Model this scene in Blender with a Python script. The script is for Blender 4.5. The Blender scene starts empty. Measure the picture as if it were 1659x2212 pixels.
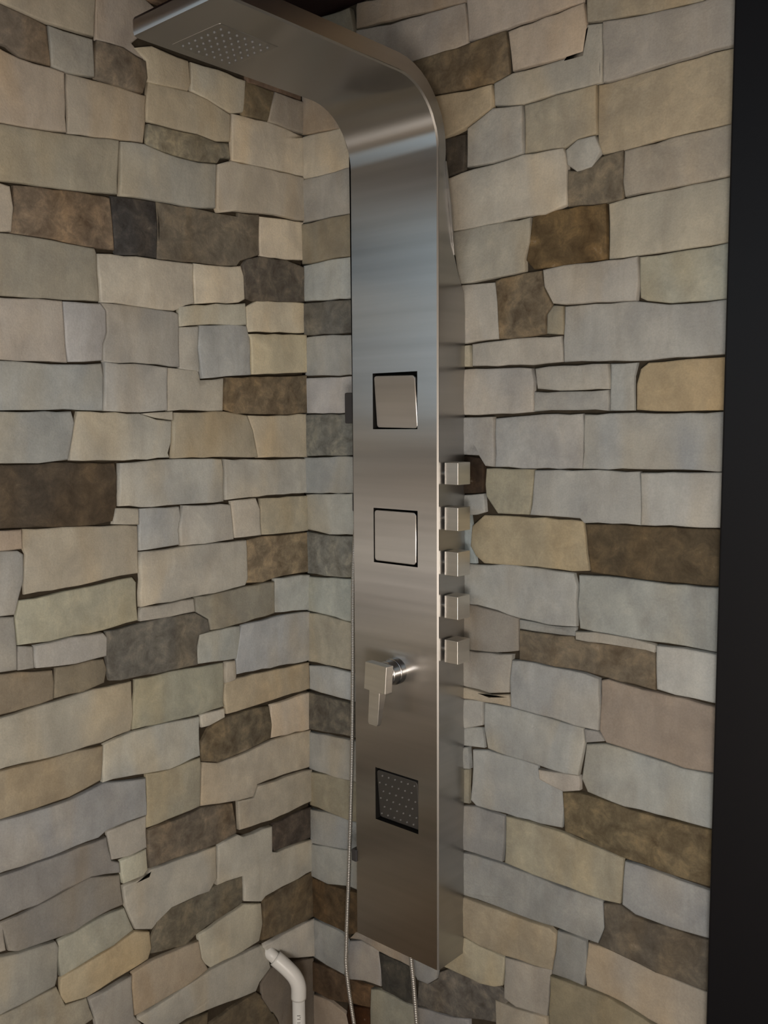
import bpy, bmesh, math, random
from mathutils import Vector, Matrix

S = bpy.context.scene
COL = S.collection

# ------------------------------------------------------------------ camera
cam_data = bpy.data.cameras.new('camera')
cam = bpy.data.objects.new('camera', cam_data)
COL.objects.link(cam)
S.camera = cam
YAW, PITCH, ROLL = math.radians(41.19), math.radians(5.365), math.radians(0.332)
fwd = Vector((-math.sin(YAW) * math.cos(PITCH), math.cos(YAW) * math.cos(PITCH), -math.sin(PITCH)))
rgt = Vector((math.cos(YAW), math.sin(YAW), 0))
dwn = fwd.cross(rgt)
r2 = math.cos(ROLL) * rgt + math.sin(ROLL) * dwn
d2 = -math.sin(ROLL) * rgt + math.cos(ROLL) * dwn
cam.matrix_world = Matrix(((r2.x, -d2.x, -fwd.x, 1.39996), (r2.y, -d2.y, -fwd.y, -1.35743),
                           (r2.z, -d2.z, -fwd.z, -0.01094), (0, 0, 0, 1)))
cam_data.sensor_fit = 'VERTICAL'
cam_data.sensor_height = 24.0
cam_data.lens = 24.0 * 2028.0 / 2212.0
cam_data.clip_start = 0.02

# ------------------------------------------------------------------ light
world = bpy.data.worlds.new('world')
S.world = world
world.use_nodes = True
bg = world.node_tree.nodes['Background']
bg.inputs[0].default_value = (0.70, 0.88, 1.0, 1)
bg.inputs[1].default_value = 1.4

def area(name, loc, target, sx, sy, energy, color, portal=False):
    d = bpy.data.lights.new(name, 'AREA')
    d.shape = 'RECTANGLE'; d.size = sx; d.size_y = sy
    d.energy = energy; d.color = color
    o = bpy.data.objects.new(name, d); COL.objects.link(o)
    o.location = loc
    o.rotation_euler = (Vector(target) - Vector(loc)).to_track_quat('-Z', 'Y').to_euler()
    d.cycles.is_portal = portal
    return o

WX0, WX1, WZ0, WZ1, YF = -0.75, 1.45, -0.05, 0.81, -2.2      # window in the wall behind the viewer
area('daylight_portal', ((WX0+WX1)/2, YF-.005, (WZ0+WZ1)/2), ((WX0+WX1)/2, 0, (WZ0+WZ1)/2), WX1-WX0, WZ1-WZ0, 1.0, (1, 1, 1), True)
ld = bpy.data.lights.new('added_fill_light', 'POINT')  # unseen fill light, added to even out the walls and brighten the plaster
ld.energy = 56.0; ld.color = (1.0, 0.955, 0.90); ld.shadow_soft_size = .22
lo = bpy.data.objects.new('added_fill_light', ld); COL.objects.link(lo); lo.location = (1.72, -1.72, -0.58)

S.view_settings.view_transform = 'Standard'
S.view_settings.look = 'None'
S.view_settings.exposure = 0.0
S.view_settings.gamma = 1.0
S.view_settings.use_curve_mapping = False

# ------------------------------------------------------------------ materials
def lin(r, g, b):
    f = lambda c: c/255/12.92 if c < 10.3 else ((c/255+.055)/1.055)**2.4
    return (f(r), f(g), f(b), 1)

def mat(name, color, rough=.5, metal=0.0, spec=.5, noise=None, bump=None):
    m = bpy.data.materials.new(name); m.use_nodes = True
    nt = m.node_tree; b = nt.nodes['Principled BSDF']
    b.inputs['Base Color'].default_value = color
    b.inputs['Roughness'].default_value = rough
    b.inputs['Metallic'].default_value = metal
    b.inputs['Specular IOR Level'].default_value = spec
    if noise:
        scale, c2, detail = noise
        tc = nt.nodes.new('ShaderNodeTexCoord'); n = nt.nodes.new('ShaderNodeTexNoise')
        n.inputs['Scale'].default_value = scale; n.inputs['Detail'].default_value = detail
        nt.links.new(tc.outputs['Object'], n.inputs['Vector'])
        mx = nt.nodes.new('ShaderNodeMix'); mx.data_type = 'RGBA'
        mx.inputs[6].default_value = color; mx.inputs[7].default_value = c2
        nt.links.new(n.outputs['Fac'], mx.inputs[0]); nt.links.new(mx.outputs[2], b.inputs['Base Color'])
        if bump:
            bp = nt.nodes.new('ShaderNodeBump'); bp.inputs['Strength'].default_value = bump
            bp.inputs['Distance'].default_value = .003
            nt.links.new(n.outputs['Fac'], bp.inputs['Height']); nt.links.new(bp.outputs[0], b.inputs['Normal'])
    return m

def stone_material():
    m = bpy.data.materials.new('split_stone'); m.use_nodes = True
    nt = m.node_tree; N = nt.nodes; K = nt.links
    b = N['Principled BSDF']
    b.inputs['Roughness'].default_value = .8
    b.inputs['Specular IOR Level'].default_value = .22
    oi = N.new('ShaderNodeObjectInfo'); tc = N.new('ShaderNodeTexCoord')
    mul = N.new('ShaderNodeMath'); mul.operation = 'MULTIPLY'; mul.inputs[1].default_value = 40
    K.new(oi.outputs['Random'], mul.inputs[0])
    off = N.new('ShaderNodeVectorMath'); off.operation = 'ADD'
    K.new(tc.outputs['Object'], off.inputs[0]); K.new(mul.outputs[0], off.inputs[1])
    def noise(scale, detail, rough=.55, dist=0.0, vec=None):
        n = N.new('ShaderNodeTexNoise'); n.inputs['Scale'].default_value = scale
        n.inputs['Detail'].default_value = detail; n.inputs['Roughness'].default_value = rough
        n.inputs['Distortion'].default_value = dist
        K.new(vec or off.outputs[0], n.inputs['Vector']); return n
    def ramp(src, stops):
        r = N.new('ShaderNodeValToRGB'); e = r.color_ramp.elements
        while len(e) < len(stops): e.new(.5)
        for i, (p, v) in enumerate(stops):
            e[i].position = p; e[i].color = (v, v, v, 1) if not isinstance(v, tuple) else v
        K.new(src, r.inputs[0]); return r
    def mix(kind, fac, a, bb):
        x = N.new('ShaderNodeMix'); x.data_type = 'RGBA'; x.blend_type = kind
        for s, v in ((0, fac), (6, a), (7, bb)):
            if hasattr(v, 'is_linked'): K.new(v, x.inputs[s])
            elif s == 0: x.inputs[0].default_value = v
            else: x.inputs[s].default_value = v
        return x.outputs[2]
    # a tilted, stretched coordinate for the slanting veins of the stone
    mp = N.new('ShaderNodeMapping'); mp.inputs['Rotation'].default_value = (.5, .5, .3)
    mp.inputs['Scale'].default_value = (1, 1, .35); K.new(off.outputs[0], mp.inputs['Vector'])
    big = noise(13, 3, .5, .4)
    vein = noise(22, 4, .6, .8, mp.outputs[0])
    mid = noise(34, 6, .68, .4)
    fine = noise(320, 3, .6)
    c = oi.outputs['Color']; a = oi.outputs['Alpha']
    # gentle large tone drift and veins on every stone
    hue = noise(9, 2, .5, .3, mp.outputs[0])
    c0 = mix('MULTIPLY', .75, c, ramp(hue.outputs['Fac'], [(.30, (.97, .99, 1.0, 1)), (.50, (1, 1, 1, 1)), (.68, (1.10, .99, .83, 1))]).outputs[0])
    c1 = mix('MULTIPLY', .9, c0, ramp(big.outputs['Fac'], [(.3, (.86, .86, .865, 1)), (.68, (1.12, 1.10, 1.06, 1))]).outputs[0])
    c2 = mix('MULTIPLY', .8, c1, ramp(vein.outputs['Fac'], [(.32, (.90, .88, .86, 1)), (.62, (1.08, 1.08, 1.08, 1))]).outputs[0])
    # hard mottling and pale mineral specks on the dark stones only
    c3 = mix('MULTIPLY', a, c2, ramp(mid.outputs['Fac'], [(.30, (.50, .46, .44, 1)), (.5, (.95, .95, .95, 1)), (.70, (1.75, 1.65, 1.5, 1))]).outputs[0])
    spk = ramp(mid.outputs['Fac'], [(.66, 0.0), (.74, .55)])
    sp2 = N.new('ShaderNodeMath'); sp2.operation = 'MULTIPLY'
    K.new(spk.outputs[0], sp2.inputs[0]); K.new(a, sp2.inputs[1])
    c4 = mix('MIX', sp2.outputs[0], c3, (.34, .31, .27, 1))
    c5 = mix('MULTIPLY', .7, c4, ramp(fine.outputs['Fac'], [(.3, .90), (.7, 1.10)]).outputs[0])
    K.new(c5, b.inputs['Base Color'])
    ad = N.new('ShaderNodeMath'); ad.operation = 'ADD'
    K.new(mid.outputs['Fac'], ad.inputs[0])
    fm = N.new('ShaderNodeMath'); fm.operation = 'MULTIPLY'; fm.inputs[1].default_value = .25
    K.new(fine.outputs['Fac'], fm.inputs[0]); K.new(fm.outputs[0], ad.inputs[1])
    bp = N.new('ShaderNodeBump'); bp.inputs['Strength'].default_value = .5; bp.inputs['Distance'].default_value = .003
    K.new(ad.outputs[0], bp.inputs['Height']); K.new(bp.outputs[0], b.inputs['Normal'])
    return m

def brushed(name, tangent, rough=.30, aniso=1.0, base=(.46, .45, .44, 1), streak=(.5, .5, 13)):
    m = bpy.data.materials.new(name); m.use_nodes = True
    nt = m.node_tree; N = nt.nodes; K = nt.links; b = N['Principled BSDF']
    b.inputs['Metallic'].default_value = 1.0
    b.inputs['Anisotropic'].default_value = aniso
    tc = N.new('ShaderNodeTexCoord'); mp = N.new('ShaderNodeMapping'); mp.inputs['Scale'].default_value = streak
    K.new(tc.outputs['Object'], mp.inputs['Vector'])
    n = N.new('ShaderNodeTexNoise'); n.inputs['Scale'].default_value = 4; n.inputs['Detail'].default_value = 4
    K.new(mp.outputs[0], n.inputs['Vector'])
    r = N.new('ShaderNodeMapRange'); r.inputs[3].default_value = rough-.015; r.inputs[4].default_value = rough+.015
    K.new(n.outputs['Fac'], r.inputs[0]); K.new(r.outputs[0], b.inputs['Roughness'])
    cr = N.new('ShaderNodeValToRGB')
    cr.color_ramp.elements[0].position = .3; cr.color_ramp.elements[0].color = tuple(v*.93 for v in base[:3])+(1,)
    cr.color_ramp.elements[1].position = .7; cr.color_ramp.elements[1].color = tuple(min(v*1.06, 1) for v in base[:3])+(1,)
    K.new(n.outputs['Fac'], cr.inputs[0]); K.new(cr.outputs[0], b.inputs['Base Color'])
    if tangent:
        cv = N.new('ShaderNodeCombineXYZ')
        for i in range(3): cv.inputs[i].default_value = tangent[i]
        K.new(cv.outputs[0], b.inputs['Tangent'])
    return m

M_STONE = stone_material()
M_MORTAR = mat('mortar', lin(76, 68, 57), .95, 0, .1, (60, lin(50, 44, 36), 4), .6)
M_FRONT = brushed('brushed_steel_front', (1, 0, 0))
M_SIDE = brushed('brushed_steel_side', (0, 1, 0), .30, .7)
M_STEEL = brushed('satin_steel', None, .38, 0.0, (.80, .77, .72, 1), (1, 1, 20))
M_CHROME = mat('polished_chrome', (.60, .60, .60, 1), .22, 1.0)
M_JET = mat('jet_face_dark_reflection', (.085, .080, .075, 1), .5, .5)  # dark floor reflection put into the base colour of the lowest jet plate
M_GREY = mat('dark_grey_plastic', (.045, .043, .046, 1), .5)
M_EDGE = mat('satin_edge', (.38, .365, .345, 1), .40, 1.0)
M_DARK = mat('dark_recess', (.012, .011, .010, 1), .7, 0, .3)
M_RUBBER = mat('grey_nozzle_rubber', (.17, .165, .16, 1), .5)
M_BRAID = None
M_PVC = mat('white_plastic', lin(240, 239, 236), .35, 0, .5, (30, lin(226, 225, 221), 3))
M_INK = mat('faded_ink', lin(128, 126, 124), .6)
M_BLACK = mat('black_paint', (.0045, .0045, .006, 1), .5, 0, .28, (9, (.0055, .005, .0065, 1), 3))
M_CEIL = mat('dark_maroon_paint', (.018, .006, .008, 1), .7, 0, .3, (12, (.024, .009, .010, 1), 3))
M_FLOOR = mat('dark_floor', (.012, .011, .010, 1), .5, 0, .4, (14, (.02, .017, .015, 1), 4))
M_PLASTER = mat('plaster', lin(205, 190, 172), .9, 0, .2, (6, lin(190, 176, 160), 4))

def braid_material():
    m = mat('braided_steel', (.55, .53, .50, 1), .38, .8)
    nt = m.node_tree; b = nt.nodes['Principled BSDF']
    tc = nt.nodes.new('ShaderNodeTexCoord'); w = nt.nodes.new('ShaderNodeTexWave')
    w.bands_direction = 'Z'; w.inputs['Scale'].default_value = 90; w.inputs['Distortion'].default_value = 1.5
    nt.links.new(tc.outputs['Object'], w.inputs['Vector'])
    bp = nt.nodes.new('ShaderNodeBump'); bp.inputs['Strength'].default_value = .6; bp.inputs['Distance'].default_value = .001
    nt.links.new(w.outputs['Fac'], bp.inputs['Height']); nt.links.new(bp.outputs[0], b.inputs['Normal'])
    return m
M_BRAID = braid_material()

# ------------------------------------------------------------------ helpers
def link_bm(name, bm, mats, parent=None, loc=(0, 0, 0), smooth=False):
    me = bpy.data.meshes.new(name)
    bmesh.ops.recalc_face_normals(bm, faces=bm.faces)
    bm.to_mesh(me); bm.free()
    for m in (mats if isinstance(mats, (list, tuple)) else [mats]): me.materials.append(m)
    o = bpy.data.objects.new(name, me); COL.objects.link(o)
    o.location = loc
    if parent: o.parent = parent
    if smooth:
        for p in me.polygons: p.use_smooth = True
    return o

def bevel(o, w, seg=3, ang=35):
    for p in o.data.polygons: p.use_smooth = True
    md = o.modifiers.new('bevel', 'BEVEL'); md.width = w; md.segments = seg
    md.limit_method = 'ANGLE'; md.angle_limit = math.radians(ang); md.harden_normals = True
    return o

def add_box(bm, x0, x1, y0, y1, z0, z1):
    v = [bm.verts.new((x, y, z)) for x in (x0, x1) for y in (y0, y1) for z in (z0, z1)]
    for f in ((0, 1, 3, 2), (4, 6, 7, 5), (0, 4, 5, 1), (2, 3, 7, 6), (0, 2, 6, 4), (1, 5, 7, 3)):
        bm.faces.new([v[i] for i in f])

def box(name, x0, x1, y0, y1, z0, z1, m, parent=None, bev=0):
    c = ((x0+x1)/2, (y0+y1)/2, (z0+z1)/2)
    bm = bmesh.new(); add_box(bm, x0-c[0], x1-c[0], y0-c[1], y1-c[1], z0-c[2], z1-c[2])
    o = link_bm(name, bm, m, parent, c)
    if bev: bevel(o, bev)
    return o

def empty(name, loc, label, cat, group=None):
    o = bpy.data.objects.new(name, None); COL.objects.link(o); o.location = loc
    o['label'] = label; o['category'] = cat
    if group: o['group'] = group
    return o

def tube(name, pts, r, m, parent=None, seg=12, caps=True):
    """tube swept along a list of points; r a number or one radius per point"""
    pts = [Vector(p) for p in pts]; bm = bmesh.new(); rings = []
    rr = r if isinstance(r, (list, tuple)) else [r]*len(pts)
    up = Vector((.13, .9, .2)).normalized()
    for i, p in enumerate(pts):
        t = (pts[min(i+1, len(pts)-1)] - pts[max(i-1, 0)]).normalized()
        a = t.cross(up)
        if a.length < .05: a = t.cross(Vector((1, 0, 0)))
        a.normalize(); b = t.cross(a)
        rings.append([bm.verts.new(p + rr[i]*(math.cos(k*2*math.pi/seg)*a + math.sin(k*2*math.pi/seg)*b)) for k in range(seg)])
    for u, v in zip(rings, rings[1:]):
        for k in range(seg): bm.faces.new((u[k], u[(k+1) % seg], v[(k+1) % seg], v[k]))
    if caps: bm.faces.new(rings[0]); bm.faces.new(rings[-1])
    o = link_bm(name, bm, m, parent)
    for p in o.data.polygons: p.use_smooth = len(p.vertices) == 4
    return o

def smooth_path(pts, n=8):
    """Catmull-Rom through the points"""
    P = [Vector(p) for p in pts]; P = [2*P[0]-P[1]] + P + [2*P[-1]-P[-2]]; out = []
    for i in range(1, len(P)-2):
        for k in range(n):
            t = k/n
            out.append(.5*((2*P[i]) + (P[i+1]-P[i-1])*t + (2*P[i-1]-5*P[i]+4*P[i+1]-P[i+2])*t*t + (3*P[i]-P[i-1]-3*P[i+1]+P[i+2])*t**3))
    out.append(P[-2]); return out

def structure(o): o['kind'] = 'structure'; return o

# ------------------------------------------------------------------ room
ZF, ZC = -1.5, 0.779
wall_l = structure(box('wall_left', -.14, -.009, -.9, .0, ZF, ZC, M_MORTAR))
wall_r = structure(box('wall_right', -.14, .9, .009, .14, ZF, ZC, M_MORTAR))
wl, wr = Vector(wall_l.location), Vector(wall_r.location)
# plain walls of the room the viewer stands in
structure(box('wall_passage', -1.14, -1.0, YF, -.76, ZF, 0.94, M_PLASTER))
structure(box('wall_return', -1.14, -.14, -.90, -.76, ZF, 0.94, M_PLASTER))
structure(box('wall_dark', 1.18, 2.3, -.02, .14, ZF, 0.94, M_BLACK))
structure(box('wall_side', 2.3, 2.44, YF, .14, ZF, 0.94, M_PLASTER))
bm = bmesh.new()
for a in ((-1.14, WX0, ZF, 0.94), (WX1, 2.44, ZF, 0.94), (WX0, WX1, ZF, WZ0), (WX0, WX1, WZ1, 0.94)):
    add_box(bm, a[0], a[1], YF-.14, YF, a[2], a[3])
structure(link_bm('wall_front', bm, M_PLASTER))
structure(box('floor', -1.14, 2.44, YF-.14, .14, ZF-.1, ZF, M_FLOOR))
bm = bmesh.new()
add_box(bm, -.14, 2.44, -.8, .14, ZC, ZC+.08)
add_box(bm, -.14, 2.44, -.84, -.8, ZC, 0.94)
add_box(bm, -1.14, 2.44, YF-.14, -.8, 0.94, 1.02)
structure(link_bm('ceiling', bm, M_CEIL))
# window behind the viewer: frame and slatted blind
win = bpy.data.objects.new('window_1', None); COL.objects.link(win); structure(win)
bm = bmesh.new()
for a in ((WX0, WX0+.04, WZ0, WZ1), (WX1-.04, WX1, WZ0, WZ1), (WX0+.04, WX1-.04, WZ0, WZ0+.04), (WX0+.04, WX1-.04, WZ1-.04, WZ1), ((WX0+WX1)/2-.02, (WX0+WX1)/2+.02, WZ0+.04, WZ1-.04)):
    add_box(bm, a[0], a[1], YF-.09, YF-.05, a[2], a[3])
link_bm('window_frame', bm, M_PVC, win)
# black jamb that closes the shower on the right
jamb = structure(box('trim_1', .879, 1.18, -.03, .10, ZF, ZC, M_BLACK, None, .004))

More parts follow.
